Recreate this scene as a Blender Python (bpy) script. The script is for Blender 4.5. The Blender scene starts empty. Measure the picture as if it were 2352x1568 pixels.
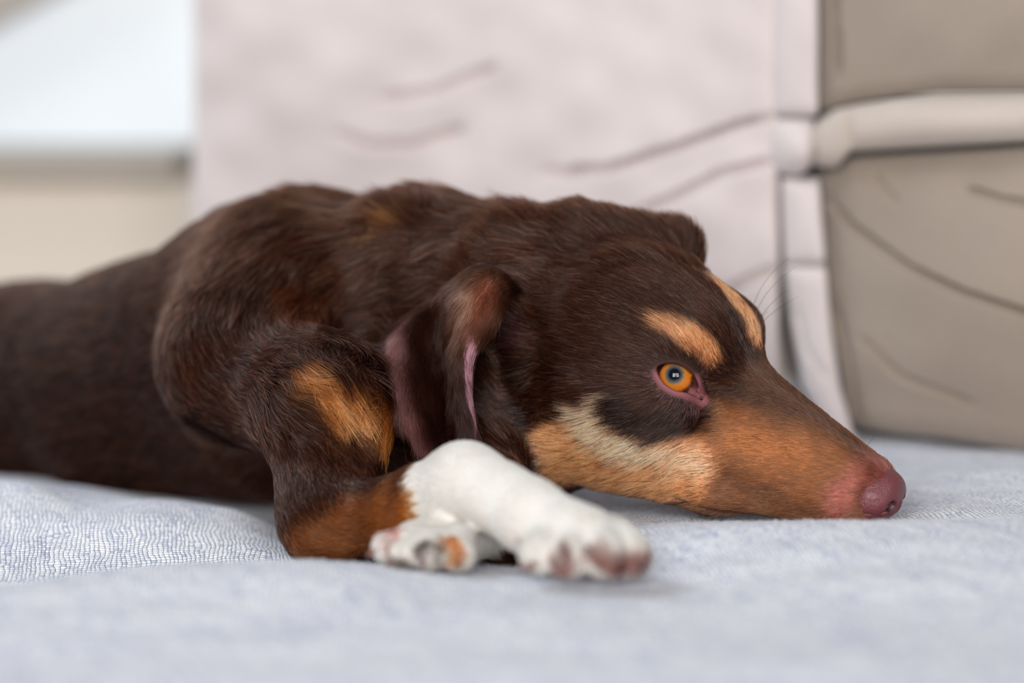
import bpy, bmesh, math
import numpy as np
from mathutils import Vector, Matrix
rng = np.random.default_rng(7)
SC = bpy.context.scene
COL = SC.collection

# ------------------------------------------------------------------ camera, world, lights, exposure
CAM_H, TILT, FOC = 0.198, math.atan(0.107), 85.0
cam_d = bpy.data.cameras.new('camera'); cam_d.lens = FOC; cam_d.sensor_width = 36.0
cam_d.clip_start = 0.05; cam_d.clip_end = 50
cam_d.dof.use_dof = True; cam_d.dof.focus_distance = 1.098; cam_d.dof.aperture_fstop = 2.6
cam = bpy.data.objects.new('camera', cam_d); COL.objects.link(cam)
cam.location = (0, 0, CAM_H); cam.rotation_euler = (math.pi/2 - TILT, 0, 0)
SC.camera = cam
SC.view_settings.view_transform = 'Standard'; SC.view_settings.look = 'None'
SC.view_settings.gamma = 1.0; SC.view_settings.use_curve_mapping = False
SC.view_settings.exposure = 0.0
SC.cycles.use_denoising = True
SC.cycles.max_bounces = 8; SC.cycles.transparent_max_bounces = 8

world = bpy.data.worlds.new('room_light'); SC.world = world; world.use_nodes = True
bg = world.node_tree.nodes['Background']
bg.inputs['Color'].default_value = (0.93, 0.96, 1.0, 1); bg.inputs['Strength'].default_value = 0.27

def area(name, loc, target, sx, sy, power, color):
    l = bpy.data.lights.new(name, 'AREA'); l.shape = 'RECTANGLE'; l.size = sx; l.size_y = sy
    l.energy = power; l.color = color
    o = bpy.data.objects.new(name, l); COL.objects.link(o); o.location = loc
    o.rotation_euler = (Vector(target) - Vector(loc)).to_track_quat('-Z', 'Y').to_euler()
    return o
area('window_light', (-0.66, -1.5, 0.80), (0.1, 1.1, 0.05), 0.80, 1.1, 52, (1.0, 0.97, 0.94))
area('window_light', (0.28, -1.6, 0.80), (0.1, 1.1, 0.05), 0.80, 1.1, 42, (1.0, 0.97, 0.94))
area('side_window_light', (-1.3, 1.7, 1.5), (0.0, 1.15, 0.1), 0.9, 0.8, 24, (0.88, 0.94, 1.0))

# ------------------------------------------------------------------ helpers
FPX = FOC/36*2352
CT, ST = math.cos(TILT), math.sin(TILT)
def at(px, py, y):
    """pixel of the photograph + depth y in metres -> point in the room"""
    a = (px-1176)/FPX; b = (784-py)/FPX          # camera right / up slopes
    # direction in the world: forward (0,CT,-ST), up (0,ST,CT)
    dy = CT + b*ST; dz = -ST + b*CT
    t = y/dy
    return np.array([a*t, y, CAM_H + dz*t])
def tag(o, label=None, cat=None, group=None, kind=None):
    for k, v in (('label', label), ('category', cat), ('group', group), ('kind', kind)):
        if v: o[k] = v
    return o
def empty(name, loc=(0,0,0)):
    o = bpy.data.objects.new(name, None); COL.objects.link(o); o.location = loc
    o.empty_display_size = 0.05
    return o
def mesh_obj(name, V, F, mat, parent=None, smooth=True, col=None):
    m = bpy.data.meshes.new(name)
    V = np.asarray(V, dtype=float)
    m.from_pydata(V.tolist(), [], F if isinstance(F, list) else F.tolist()); m.update()
    if smooth: m.polygons.foreach_set('use_smooth', [True]*len(m.polygons))
    if col is not None:
        a = m.color_attributes.new('col', 'FLOAT_COLOR', 'POINT')
        c = np.ones((len(V), 4)); c[:, :3] = col
        a.data.foreach_set('color', c.ravel())
    if mat: m.materials.append(mat)
    o = bpy.data.objects.new(name, m); COL.objects.link(o)
    if parent:
        o.parent = parent
        o.matrix_parent_inverse = Matrix.Translation(-Vector(parent.location)) if parent.parent is None else Matrix.Identity(4)
    return o
def child_inv(o, parent):
    o.parent = parent
    p = parent; t = Vector((0,0,0))
    while p: t += p.location; p = p.parent if p.type == 'EMPTY' else (p.parent if p.parent else None)
    o.matrix_parent_inverse = Matrix.Translation(-t)
def srgb(r, g, b):
    f = lambda c: c/12.92 if c <= .04045 else ((c+.055)/1.055)**2.4
    return np.array([f(r/255), f(g/255), f(b/255)])
class NT:
    def __init__(s, name):
        s.m = bpy.data.materials.new(name); s.m.use_nodes = True
        s.t = s.m.node_tree; s.b = s.t.nodes['Principled BSDF']; s.out = s.t.nodes['Material Output']
    def n(s, typ, **kw):
        x = s.t.nodes.new(typ)
        for k, v in kw.items():
            if k in x.inputs.keys() if hasattr(x.inputs, 'keys') else False: x.inputs[k].default_value = v
            else: setattr(x, k, v)
        return x
    def l(s, a, b): s.t.links.new(a, b)
    def ramp(s, fac, stops):
        r = s.n('ShaderNodeValToRGB'); e = r.color_ramp.elements
        while len(e) < len(stops): e.new(.5)
        for i, (p, c) in enumerate(stops):
            e[i].position = p; e[i].color = (*c, 1)
        s.l(fac, r.inputs[0]); return r.outputs[0]

def wob(P, f, seed, n=5):
    """smooth band-limited noise, value about -1..1"""
    r = np.random.default_rng(seed); o = 0
    for i in range(n):
        k = r.normal(size=3); k = k/np.linalg.norm(k)*f*(0.7+0.6*r.random())
        o = o + np.sin(P@k + r.random()*6.28)
    return o/math.sqrt(n)
def smooth01(x): x = np.clip(x, 0, 1); return x*x*(3-2*x)

# ------------------------------------------------------------------ materials
def fabric_mat(name, c1, c2, rough=.9, thread=900., bump=.25, mottling=6.):
    s = NT(name); tc = s.n('ShaderNodeTexCoord')
    n1 = s.n('ShaderNodeTexNoise', Scale=mottling, Detail=4.0); s.l(tc.outputs['Object'], n1.inputs['Vector'])
    n2 = s.n('ShaderNodeTexNoise', Scale=thread, Detail=2.0); s.l(tc.outputs['Object'], n2.inputs['Vector'])
    c = s.ramp(n1.outputs[0], [(.3, c1), (.7, c2)])
    mx = s.n('ShaderNodeMixRGB', blend_type='MULTIPLY'); mx.inputs[0].default_value = .35
    s.l(c, mx.inputs[1]); s.l(s.ramp(n2.outputs[0], [(.3, (.6,.6,.6)), (.6, (1,1,1))]), mx.inputs[2])
    s.l(mx.outputs[0], s.b.inputs['Base Color']); s.b.inputs['Roughness'].default_value = rough
    s.b.inputs['Sheen Weight'].default_value = .2
    bp = s.n('ShaderNodeBump'); bp.inputs['Strength'].default_value = bump; bp.inputs['Distance'].default_value = .0006
    s.l(n2.outputs[0], bp.inputs['Height']); s.l(bp.outputs[0], s.b.inputs['Normal'])
    return s.m
def weave_mat(name):
    """coarse basket weave: white and light yarn over blue-grey yarn"""
    s = NT(name); at_ = s.n('ShaderNodeUVMap', uv_map='UVMap')
    dn = s.n('ShaderNodeTexNoise', Scale=60., Detail=2.0); s.l(at_.outputs[0], dn.inputs['Vector'])
    mp = s.n('ShaderNodeMixRGB', blend_type='LINEAR_LIGHT'); mp.inputs[0].default_value = .0032
    s.l(at_.outputs[0], mp.inputs[1]); s.l(dn.outputs[1], mp.inputs[2])
    sep = s.n('ShaderNodeSeparateXYZ'); s.l(mp.outputs[0], sep.inputs[0])
    def mth(op, a, b=None, c=None):
        x = s.n('ShaderNodeMath', operation=op)
        for i, v in enumerate((a, b, c)):
            if v is None: continue
            if isinstance(v, (int, float)): x.inputs[i].default_value = v
            else: s.l(v, x.inputs[i])
        return x.outputs[0]
    P = 0.0021                                         # yarn pitch in metres
    u = mth('DIVIDE', sep.outputs[0], P); v = mth('DIVIDE', sep.outputs[1], P)
    fu, fv = mth('FLOOR', u), mth('FLOOR', v)
    par = mth('MODULO', mth('ABSOLUTE', mth('ADD', fu, fv)), 2.0)     # which yarn is on top
    cu = mth('ABSOLUTE', mth('SUBTRACT', mth('FRACT', u), .5)); cv = mth('ABSOLUTE', mth('SUBTRACT', mth('FRACT', v), .5))
    def yarn(across, along):
        prof = mth('SQRT', mth('MAXIMUM', mth('SUBTRACT', 1.0, mth('MULTIPLY', mth('POWER', mth('MULTIPLY', across, 2.15), 2.0), 1.0)), 0.0))
        arc = mth('SUBTRACT', 1.0, mth('MULTIPLY', mth('POWER', mth('MULTIPLY', along, 2.0), 2.0), .55))
        return mth('MULTIPLY', prof, arc)
    h = mth('ADD', mth('MULTIPLY', yarn(cv, cu), par), mth('MULTIPLY', yarn(cu, cv), mth('SUBTRACT', 1.0, par)))
    wn = s.n('ShaderNodeTexWhiteNoise', noise_dimensions='2D')
    cx = s.n('ShaderNodeCombineXYZ'); s.l(mth('ADD', mth('MULTIPLY', fu, par), mth('FLOOR', mth('DIVIDE', fv, 3.0))), cx.inputs[0]); s.l(mth('ADD', mth('MULTIPLY', fv, mth('SUBTRACT', 1.0, par)), mth('MULTIPLY', mth('FLOOR', mth('DIVIDE', fu, 3.0)), 7.0)), cx.inputs[1]); s.l(cx.outputs[0], wn.inputs['Vector'])
    big = s.n('ShaderNodeTexNoise', Scale=14., Detail=4.0); s.l(at_.outputs[0], big.inputs['Vector'])
    fine = s.n('ShaderNodeTexNoise', Scale=2600., Detail=3.0); s.l(at_.outputs[0], fine.inputs['Vector'])
    top = s.ramp(wn.outputs[0], [(0., srgb(180,190,212)), (.12, srgb(212,218,230)), (.5, srgb(236,238,243)), (1., srgb(250,250,252))])
    hs = s.ramp(h, [(.05, srgb(78,94,134)), (.32, srgb(214,218,229)), (.7, (1,1,1))])
    m1 = s.n('ShaderNodeMixRGB', blend_type='MULTIPLY'); m1.inputs[0].default_value = 1.; s.l(top, m1.inputs[1]); s.l(hs, m1.inputs[2])
    m2 = s.n('ShaderNodeMixRGB', blend_type='MULTIPLY'); m2.inputs[0].default_value = 1.; s.l(m1.outputs[0], m2.inputs[1])
    s.l(s.ramp(big.outputs[0], [(.3, srgb(244,243,247)), (.7, srgb(255,254,254))]), m2.inputs[2])
    s.l(m2.outputs[0], s.b.inputs['Base Color']); s.b.inputs['Roughness'].default_value = .9
    s.b.inputs['Sheen Weight'].default_value = .25; s.b.inputs['Specular IOR Level'].default_value = .2
    hh = mth('ADD', h, mth('MULTIPLY', fine.outputs[0], .35))
    bp = s.n('ShaderNodeBump'); bp.inputs['Strength'].default_value = 1.; bp.inputs['Distance'].default_value = .0008
    s.l(hh, bp.inputs['Height']); s.l(bp.outputs[0], s.b.inputs['Normal'])
    return s.m
def attr_mat(name, rough=.5, spec=.5, sss=0., coat=0., bump=None):
    s = NT(name); a = s.n('ShaderNodeAttribute', attribute_name='col')
    s.l(a.outputs['Color'], s.b.inputs['Base Color']); s.b.inputs['Roughness'].default_value = rough
    s.b.inputs['Specular IOR Level'].default_value = spec
    s.b.inputs['Coat Weight'].default_value = coat; s.b.inputs['Coat Roughness'].default_value = .15
    if sss: s.b.inputs['Subsurface Weight'].default_value = sss; s.b.inputs['Subsurface Radius'].default_value = (.003,.001,.0006); s.b.inputs['Subsurface Scale'].default_value = 1.
    if bump:
        tc = s.n('ShaderNodeTexCoord'); v = s.n('ShaderNodeTexVoronoi', Scale=bump[0]); s.l(tc.outputs['Object'], v.inputs['Vector'])
        bp = s.n('ShaderNodeBump', invert=True); bp.inputs['Strength'].default_value = bump[1]; bp.inputs['Distance'].default_value = bump[2]
        s.l(v.outputs['Distance'], bp.inputs['Height']); s.l(bp.outputs[0], s.b.inputs['Normal'])
    return s.m
def hair_mat(name, rough=.22, rrough=.35, diff=.38):
    s = NT(name); s.t.nodes.remove(s.b)
    h = s.n('ShaderNodeBsdfHairPrincipled'); h.parametrization = 'COLOR'
    a = s.n('ShaderNodeAttribute', attribute_name='col')
    s.l(a.outputs['Color'], h.inputs['Color'])
    h.inputs['Roughness'].default_value = rough; h.inputs['Radial Roughness'].default_value = rrough
    h.inputs['IOR'].default_value = 1.40
    df = s.n('ShaderNodeBsdfDiffuse'); s.l(a.outputs['Color'], df.inputs['Color'])
    mx = s.n('ShaderNodeMixShader'); mx.inputs[0].default_value = diff
    s.l(h.outputs[0], mx.inputs[1]); s.l(df.outputs[0], mx.inputs[2])
    s.l(mx.outputs[0], s.out.inputs['Surface'])
    return s.m
def plain(name, c, rough=.5, spec=.5, coat=0., emit=0.):
    s = NT(name); s.b.inputs['Base Color'].default_value = (*c, 1); s.b.inputs['Roughness'].default_value = rough
    s.b.inputs['Specular IOR Level'].default_value = spec; s.b.inputs['Coat Weight'].default_value = coat
    if emit: s.b.inputs['Emission Color'].default_value = (*c, 1); s.b.inputs['Emission Strength'].default_value = emit
    return s.m
M_skin = attr_mat('dog_skin', .6, .18)
M_lid = attr_mat('dog_lid', .35, .5)
M_nose = attr_mat('nose_leather', .38, .6, coat=.15, bump=(1700., .8, .00035))
M_fur = hair_mat('dog_fur')
M_whisk = plain('whisker', srgb(30,20,16), .3)
M_weave = weave_mat('woven_cotton')
M_sofa = fabric_mat('beige_microfibre', srgb(198,186,184), srgb(214,203,202))
M_sofa2 = fabric_mat('beige_microfibre_shaded', srgb(140,126,114), srgb(150,137,125))  # darkened copy of the beige fabric, paints the right cushions' shade
M_sofa3 = fabric_mat('beige_microfibre_half_shaded', srgb(178,165,155), srgb(190,178,169))  # in-between copy of the beige fabric, paints the bolster's weaker shade
M_wall = plain('painted_wall', srgb(232,223,211), .8)
M_pane = plain('frosted_pane', srgb(205,212,218), .4, emit=.30)
M_trim = plain('sill_paint', srgb(168,160,150), .6)
M_floor = plain('floor_wood', srgb(140,110,85), .5)

# ------------------------------------------------------------------ implicit surfaces
def rcone(P, a, b, ra, rb):
    ab = b-a; L2 = ab@ab
    h = np.clip(((P-a)@ab)/L2, 0, 1)
    return np.linalg.norm(P - a - h[:, None]*ab, axis=1) - (ra+(rb-ra)*h)
def ell(P, c, r, R=None):
    q = P-c
    if R is not None: q = q@R
    k0 = np.linalg.norm(q/r, axis=1); k1 = np.linalg.norm(q/(r*r), axis=1)
    return k0*(k0-1)/np.maximum(k1, 1e-9)
def smin(a, b, k):
    h = np.clip(.5+.5*(b-a)/k, 0, 1)
    return b*(1-h)+a*h - k*h*(1-h)
def smax(a, b, k): return -smin(-a, -b, k)
V3 = lambda *a: np.array(a, dtype=float)

# head frame: columns forward, side (away from the camera), up
HM = np.array([[0.82453039, 0.55847939, 0.05133499], [-0.54060503, 0.81574718, -0.1915401], [-0.14926724, 0.13054571, 0.97727272]])
HM /= np.linalg.norm(HM, axis=0)
HO = V3(0.0915, 1.115, 0.0695)
def h2w(p): return np.asarray(p, float)*.01@HM.T + HO
def w2h(P): return (P-HO)@HM*100.          # centimetres, y negative on the camera side

EYE_N = V3(.46, .83, .30); EYE_N /= np.linalg.norm(EYE_N)     # gaze, for |y|
EYE_S = V3(.13, 3.22, .02)
EYE_R = 1.10
EYE_C = EYE_S - EYE_R*EYE_N
# eye frame: u roughly forward (towards the inner corner), v up
EYE_U = V3(1, 0, 0) - EYE_N[0]*EYE_N; EYE_U /= np.linalg.norm(EYE_U)
EYE_V = np.cross(EYE_N, EYE_U); EYE_V *= np.sign(EYE_V[2])
_a = math.radians(14); EYE_U, EYE_V = EYE_U*math.cos(_a)-EYE_V*math.sin(_a), EYE_V*math.cos(_a)+EYE_U*math.sin(_a)

def almond(u, v):
    """2-D distance to the lid opening, negative inside"""
    # upper arc and lower arc circles
    up = np.hypot(u-.06, v+.66) - 1.26
    lo = np.hypot(u-.03, v-.74) - 1.30
    d = np.maximum(up, lo)
    # inner corner extension
    t = np.clip((u-.65)/.85, 0, 1)
    c = np.hypot(u-(.65+.85*t), v-(-.14-.22*t)) - (.24-.21*t)
    d = smax(d, -(u+.99), .10)
    return smin(d, c, .14)
def head_sdf(Q):
    """Q in head centimetres"""
    S = Q.copy(); S[:, 1] = np.abs(S[:, 1])
    d = ell(S, V3(-4.0,0,.2), V3(5.4,4.3,4.15))
    d = smin(d, ell(S, V3(-1.2,1.0,.35), V3(3.2,2.5,2.55)), 1.2)                      # frontal
    d = smin(d, ell(S, V3(-3.4,3.1,-2.5), V3(3.9,1.8,3.2)), 1.6)                      # masseter
    d = smin(d, rcone(S, V3(-4.2,4.2,-.9), V3(.9,2.75,-1.35), .75, .6), 1.0)           # cheekbone
    d = smin(d, rcone(S, V3(-.3,0,-2.2), V3(8.5,0,-4.25), 2.5, 1.22), 1.5)             # muzzle core
    d = smin(d, rcone(S, V3(1.0,.35,-.35), V3(8.6,.25,-3.65), 1.2, .82), 1.0)           # bridge
    d = smin(d, rcone(S, V3(.2,1.5,-3.6), V3(8.2,.75,-4.6), 1.8, 1.0), 1.0)            # upper lip wall
    d = smin(d, rcone(S, V3(-5.2,2.4,-4.5), V3(1.5,1.6,-5.45), 1.8, 1.15), 1.2)         # jaw
    d = smin(d, rcone(S, V3(1.5,1.2,-5.45), V3(7.2,.3,-5.3), 1.1, .75), .7)
    d = smin(d, rcone(S, V3(1.6,2.1,-5.2), V3(7.4,1.05,-4.9), .9, .75), .6)          # flews
    d = smin(d, ell(S, V3(-.55,2.15,1.35), V3(1.7,1.05,.95)), .9)                      # brow
    d = smin(d, ell(S, V3(-5.8,0,-3.4), V3(4,3.2,2.6)), 2.0)                           # throat
    # lid mound, then the opening
    d = smin(d, np.linalg.norm(S-EYE_C, axis=1)-(EYE_R+.20), .55)
    q = S-EYE_C; u = q@EYE_U; v = q@EYE_V; w = q@EYE_N
    # hollow in front of the inner corner and under the brow
    d = smax(d, -ell(S, EYE_C+EYE_U*2.15-EYE_V*.45+EYE_N*1.25, V3(.9,.75,.75)), .9)
    al = almond(u, v)
    hole = np.maximum(al, -w)
    hole = np.maximum(hole, np.linalg.norm(q, axis=1)-2.2)
    d = smax(d, -hole, .10)
    d = np.maximum(d, -(np.linalg.norm(q, axis=1)-(EYE_R-.02)) - .0)
    d = smin(d, ell(S, EYE_C+EYE_U*.98-EYE_V*.26+EYE_N*.42, V3(.30,.30,.24)), .05)
    # mouth line
    t = np.clip((S[:, 0]+.3)/7.6, 0, 1)
    ml = np.abs(S[:, 2]-(-5.75-.35*np.sin(t*3.14)))
    mw = smooth01((S[:, 0]+.6)/1.2)*smooth01((8.2-S[:, 0])/.8)*smooth01((S[:, 1]-.9)/.6)
    d = d + .16*np.exp(-(ml/.16)**2)*mw
    # ear canal hollow
    d = smax(d, -ell(S, V3(-7.0,4.5,.1), V3(.9,.9,1.5)), .8)
    return d

A = at
R_ = lambda px, d: px*d/FPX
# body pieces: kind, a, b, ra, rb, blend, flow
BODY = [
 (A(660,800,1.275), A(350,886,1.335), .074, .0635, .025),
 (A(350,886,1.335), A(50,912,1.40), .0635, .0585, .025),
 (A(50,912,1.40), A(-330,915,1.50), .0585, .052, .03),
 (A(-330,900,1.50), A(-620,880,1.52), .060, .068, .04),
 (A(960,702,1.225), A(660,800,1.275), .050, .070, .03),
 (A(1210,715,1.18), A(960,702,1.225), .042, .050, .03),
 (h2w((-5.5,0,-1.0)), A(1210,715,1.18), .036, .042, .03),
 (A(665,630,1.235), A(560,800,1.190), .030, .037, .03),      # shoulder blade, upper arm
 (A(700,700,1.21), A(570,830,1.185), .036, .034, .03),
 (A(590,830,1.175), A(745,945,1.115), .034, .0275, .02),
 (A(745,945,1.115), A(765,1180,1.07), .0275, .0215, .02),
 (A(765,1195,1.068), A(880,1185,1.05), .0195, .0150, .008),
 (A(880,1185,1.05), A(1065,1107,1.02), .0150, .0165, .008),     # forearm to carpus
 (A(1065,1107,1.02), A(1220,1185,.985), .0165, .0140, .008),     # metacarpus
 (A(1220,1185,.985), A(1330,1238,.965), .0145, .0150, .006),
 (A(1160,1215,1.035), A(960,1248,1.0), .012, .0100, .004),     # tucked second forepaw
]
TOES = [
 (A(1275,1235,.965), A(1243,1272,.952), .0095, .0088, .0028),
 (A(1315,1240,.962), A(1305,1283,.945), .0095, .0085, .0028),
 (A(1370,1240,.962), A(1388,1279,.945), .0098, .0088, .0028),
 (A(1405,1240,.968), A(1442,1272,.953), .0098, .0090, .0028),
 (A(960,1245,.995), A(893,1258,.988), .0080, .0072, .0025),
 (A(980,1250,.990), A(925,1274,.978), .0078, .0068, .0025),
 (A(1010,1250,.990), A(985,1276,.975), .0080, .0070, .0025),
 (A(1050,1245,.995), A(1050,1272,.980), .0085, .0080, .0025),
]
LOIN = [
 (A(60,880,1.43), V3(.05,.05,.05)),
]
def dog_sdf(P):
    d = np.full(len(P), 1.0)
    for a, b, ra, rb, k in BODY[:11]: d = smin(d, rcone(P, a, b, ra, rb), k)
    e = np.full(len(P), 1.0)
    for a, b, ra, rb, k in BODY[11:15]+TOES[:4]: e = smin(e, rcone(P, a, b, ra, rb), k)
    # grooves between the toes come from the small blends
    d = smin(d, e, .010)
    e2 = np.full(len(P), 1.0)
    for a, b, ra, rb, k in BODY[15:]+TOES[4:]: e2 = smin(e2, rcone(P, a, b, ra, rb), k)
    d = smin(d, e2, .003)
    # far foreleg and chest under the neck
    d = smin(d, rcone(P, A(820,900,1.24), A(1120,1120,1.10), .035, .018), .02)
    d = smin(d, rcone(P, h2w((-6,-.5,-3.5)), A(1120,1040,1.15), .030, .034), .02)
    d = smin(d, rcone(P, A(1150,1230,1.045), A(1215,1275,1.02), .010, .008), .006)
    d = smin(d, rcone(P, A(1120,1120,1.10), A(1150,1205,1.04), .016, .012), .008)
    # muscle and skin folds
    near = np.abs(d) < .03
    if near.any():
        Q = P[near]
        d[near] += .0012*wob(Q, 90, 3) * smooth01((.10-Q[:, 0])/.08)
    hm = np.linalg.norm(P-h2w((-1,0,-1)), axis=1) < .17
    if hm.any():
        d[hm] = smin(d[hm], head_sdf(w2h(P[hm]))*.01, .012)
        # the lids stay clear of the body blend
    # far haunch side and the flattened underside resting on the throw
    d = smin(d, rcone(P, A(-520,930,1.47), A(-330,950,1.43), .058, .036), .02)
    d = smin(d, rcone(P, A(-560,900,1.52), A(-640,960,1.44), .024, .011), .02)
    d = smin(d, rcone(P, A(-640,960,1.44), A(-560,1060,1.30), .011, .006), .01)
    # far ear base
    d = smin(d, rcone(P, A(1350,565,1.165), A(1535,592,1.165), .0165, .0140), .016)
    return smax(d, cloth_at(P)+.0006-P[:, 2], .002)

def surface_nets(f, lo, hi, h):
    lo = np.array(lo); n = np.ceil((np.array(hi)-lo)/h).astype(int); c = 4
    n = (n//c+1)*c
    ax = [lo[i]+h*(np.arange(n[i]//c)*c+(c-1)/2) for i in range(3)]
    G = np.stack(np.meshgrid(*ax, indexing='ij'), -1)
    co = f(G.reshape(-1, 3)).reshape(G.shape[:3])
    D = np.repeat(np.repeat(np.repeat(co, c, 0), c, 1), c, 2)
    m = np.abs(D) < h*c*1.6
    idx = np.argwhere(m)
    D[m] = f(lo+idx*h)
    ins = D < 0
    nx, ny, nz = D.shape
    cnt = np.zeros((nx-1, ny-1, nz-1), int)
    for dx in (0,1):
        for dy in (0,1):
            for dz in (0,1): cnt += ins[dx:nx-1+dx, dy:ny-1+dy, dz:nz-1+dz]
    act = (cnt > 0) & (cnt < 8)
    cells = np.argwhere(act); vid = -np.ones(act.shape, int); vid[act] = np.arange(len(cells))
    acc = np.zeros((len(cells), 3)); w = np.zeros(len(cells))
    cor = [(x, y, z) for x in (0,1) for y in (0,1) for z in (0,1)]
    for i in range(8):
        for j in range(i+1, 8):
            a, b = np.array(cor[i]), np.array(cor[j])
            if np.abs(a-b).sum() != 1: continue
            da = D[tuple((cells+a).T)]; db = D[tuple((cells+b).T)]
            x = (da < 0) != (db < 0); t = np.where(x, da/np.where(x, da-db, 1), 0)
            acc += np.where(x[:, None], a+(b-a)*t[:, None], 0); w += x
    V = lo + (cells+acc/w[:, None])*h
    F = []
    for ax_ in range(3):
        e = np.eye(3, dtype=int)[ax_]; u = np.eye(3, dtype=int)[(ax_+1) % 3]; v = np.eye(3, dtype=int)[(ax_+2) % 3]
        s = [slice(None)]*3; s2 = [slice(None)]*3; s[ax_] = slice(0, -1); s2[ax_] = slice(1, None)
        a = ins[tuple(s)]; b = ins[tuple(s2)]
        E = np.argwhere(a != b)
        ok = (E[:, (ax_+1) % 3] > 0) & (E[:, (ax_+2) % 3] > 0) & (E[:, (ax_+1) % 3] < D.shape[(ax_+1) % 3]-1) & (E[:, (ax_+2) % 3] < D.shape[(ax_+2) % 3]-1)
        E = E[ok]
        q = np.stack([vid[tuple((E-u-v).T)], vid[tuple((E-v).T)], vid[tuple(E.T)], vid[tuple((E-u).T)]], 1)
        fl = a[tuple(E.T)] == 0
        q[fl] = q[fl][:, ::-1]
        F.append(q)
    return V, np.concatenate(F)
def grad(f, P, e=2e-4):
    d = f(P); g = np.stack([f(P+np.eye(3)[i]*e)-d for i in range(3)], 1)/e
    return d, g
def project(f, P, it=3, clamp=.0015):
    for _ in range(it):
        d, g = grad(f, P); n2 = (g*g).sum(1)+1e-9
        step = np.clip(d/np.sqrt(n2), -clamp, clamp)
        P = P - g/np.sqrt(n2)[:, None]*step[:, None]
    return P

# ------------------------------------------------------------------ markings of the coat (head: centimetres in the head frame)
BR, BK, TAN, CRM, ORG, PNK, WHT, RUST = [srgb(*c) for c in ((40,17,9),(23,13,11),(240,166,114),(255,216,180),(214,134,68),(176,112,110),(219,215,209),(80,38,20))]
def blobs(Q, S, base):
    """soft union of coloured capsules: later ones paint over earlier ones"""
    c = np.tile(base, (len(Q), 1)).astype(float)
    for a, b, r, soft, colr, amt in S:
        d = rcone(Q, a, b, r, r)
        w = (1-smooth01(d/soft+.5))*amt
        c = c*(1-w[:, None]) + colr*w[:, None]
    return c
HEADMARK = [
 (V3(8.8,0,-4.0), V3(9.4,0,-4.6), 1.5, .8, srgb(150,84,72), 1.),
 # a, b, radius, softness, colour, amount   (|y|)
 (V3(1.2,0,2.2), V3(3.0,.3,.2), .8, 1.0, BK, .9),
 (V3(3.3,.6,0), V3(8.0,.6,-2.4), .9, .9, srgb(84,54,40), .95),
 (V3(2.6,2.0,-5.2), V3(8,1,-5.0), 1.4, 1.2, srgb(136,88,58), 1.),
 (V3(2.4,2.3,-2.4), V3(7.2,1.6,-3.2), 1.5, 1.2, srgb(150,92,54), 1.),
 (V3(3.0,2.2,-2.6), V3(6.0,1.5,-2.9), .5, 1.0, srgb(196,122,66), .8),
 (V3(-5.0,4.7,-4.1), V3(-2.6,4.6,-3.3), 1.0, .5, TAN, 1.),
 (V3(-4.4,4.2,-5.4), V3(1.0,3.0,-4.8), 1.2, .9, TAN, 1.),
 (V3(-2.0,4.7,-3.2), V3(1.5,3.0,-3.7), .9, 1.2, TAN, 1.),
 (V3(-2.2,4.9,-1.5), V3(-2.9,4.9,-2.3), .55, .5, CRM, .95),
 (V3(-3.4,4.9,-2.5), V3(-1.2,4.5,-3.3), .7, 1.0, CRM, .9),
 (V3(-1.2,4.5,-3.3), V3(1.8,3.0,-3.7), .40, 1.0, CRM, .75),
 (V3(.3,3.2,-4.5), V3(1.9,2.8,-4.3), .3, 1.1, CRM, .45),
 (V3(-1.8,4.8,-1.6), V3(-.2,4.1,-2.2), .72, .4, BK, 1.),
 (V3(-.2,4.1,-2.1), V3(1.6,2.8,-1.6), .78, .5, BK, 1.),
 (V3(5.0,2.4,-4.8), V3(7.2,1.9,-4.9), .35, 1.0, srgb(112,72,50), .55),
 (V3(-.5,3.0,-6.6), V3(4.5,2.0,-6.2), .45, .8, srgb(70,42,32), .7),
 (V3(8.45,.3,-3.1), V3(8.3,1.6,-4.0), .50, .7, srgb(176,100,84), .85),
 (V3(8.2,1.6,-4.0), V3(8.1,1.7,-5.2), .55, .8, srgb(184,106,92), .9),
 (V3(-8.1,3.9,.6), V3(-7.9,3.9,.3), .5, .5, srgb(120,84,96), .9),
 (V3(-8.9,4.1,-.5), V3(-7.7,4.5,-2.2), 1.5, .8, BK*.6, 1.),  # black coat behind the ear, deepened with painted shade of the hollow
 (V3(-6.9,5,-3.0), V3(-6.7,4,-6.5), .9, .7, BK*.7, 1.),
]
BROW_NEAR = [(V3(-.6,3.15,2.35), V3(.5,3.0,2.0), .40, .55, TAN, .9), (V3(.4,3.0,2.05), V3(1.55,2.35,1.05), .46, .5, TAN, 1.),
             (V3(.6,2.95,2.1), V3(1.5,2.45,1.3), .15, .5, ORG, .6), (V3(.7,2.9,1.2), V3(1.1,2.6,.9), .25, .4, srgb(120,70,50), .6)]
BROW_FAR = [(V3(-.1,1.45,2.95), V3(.9,1.15,2.5), .60, .4, TAN, 1.), (V3(.9,1.15,2.45), V3(1.9,1.0,1.3), .52, .4, TAN, 1.), (V3(.2,1.3,2.9), V3(1.5,1.1,1.9), .2, .5, ORG, .5)]
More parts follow.
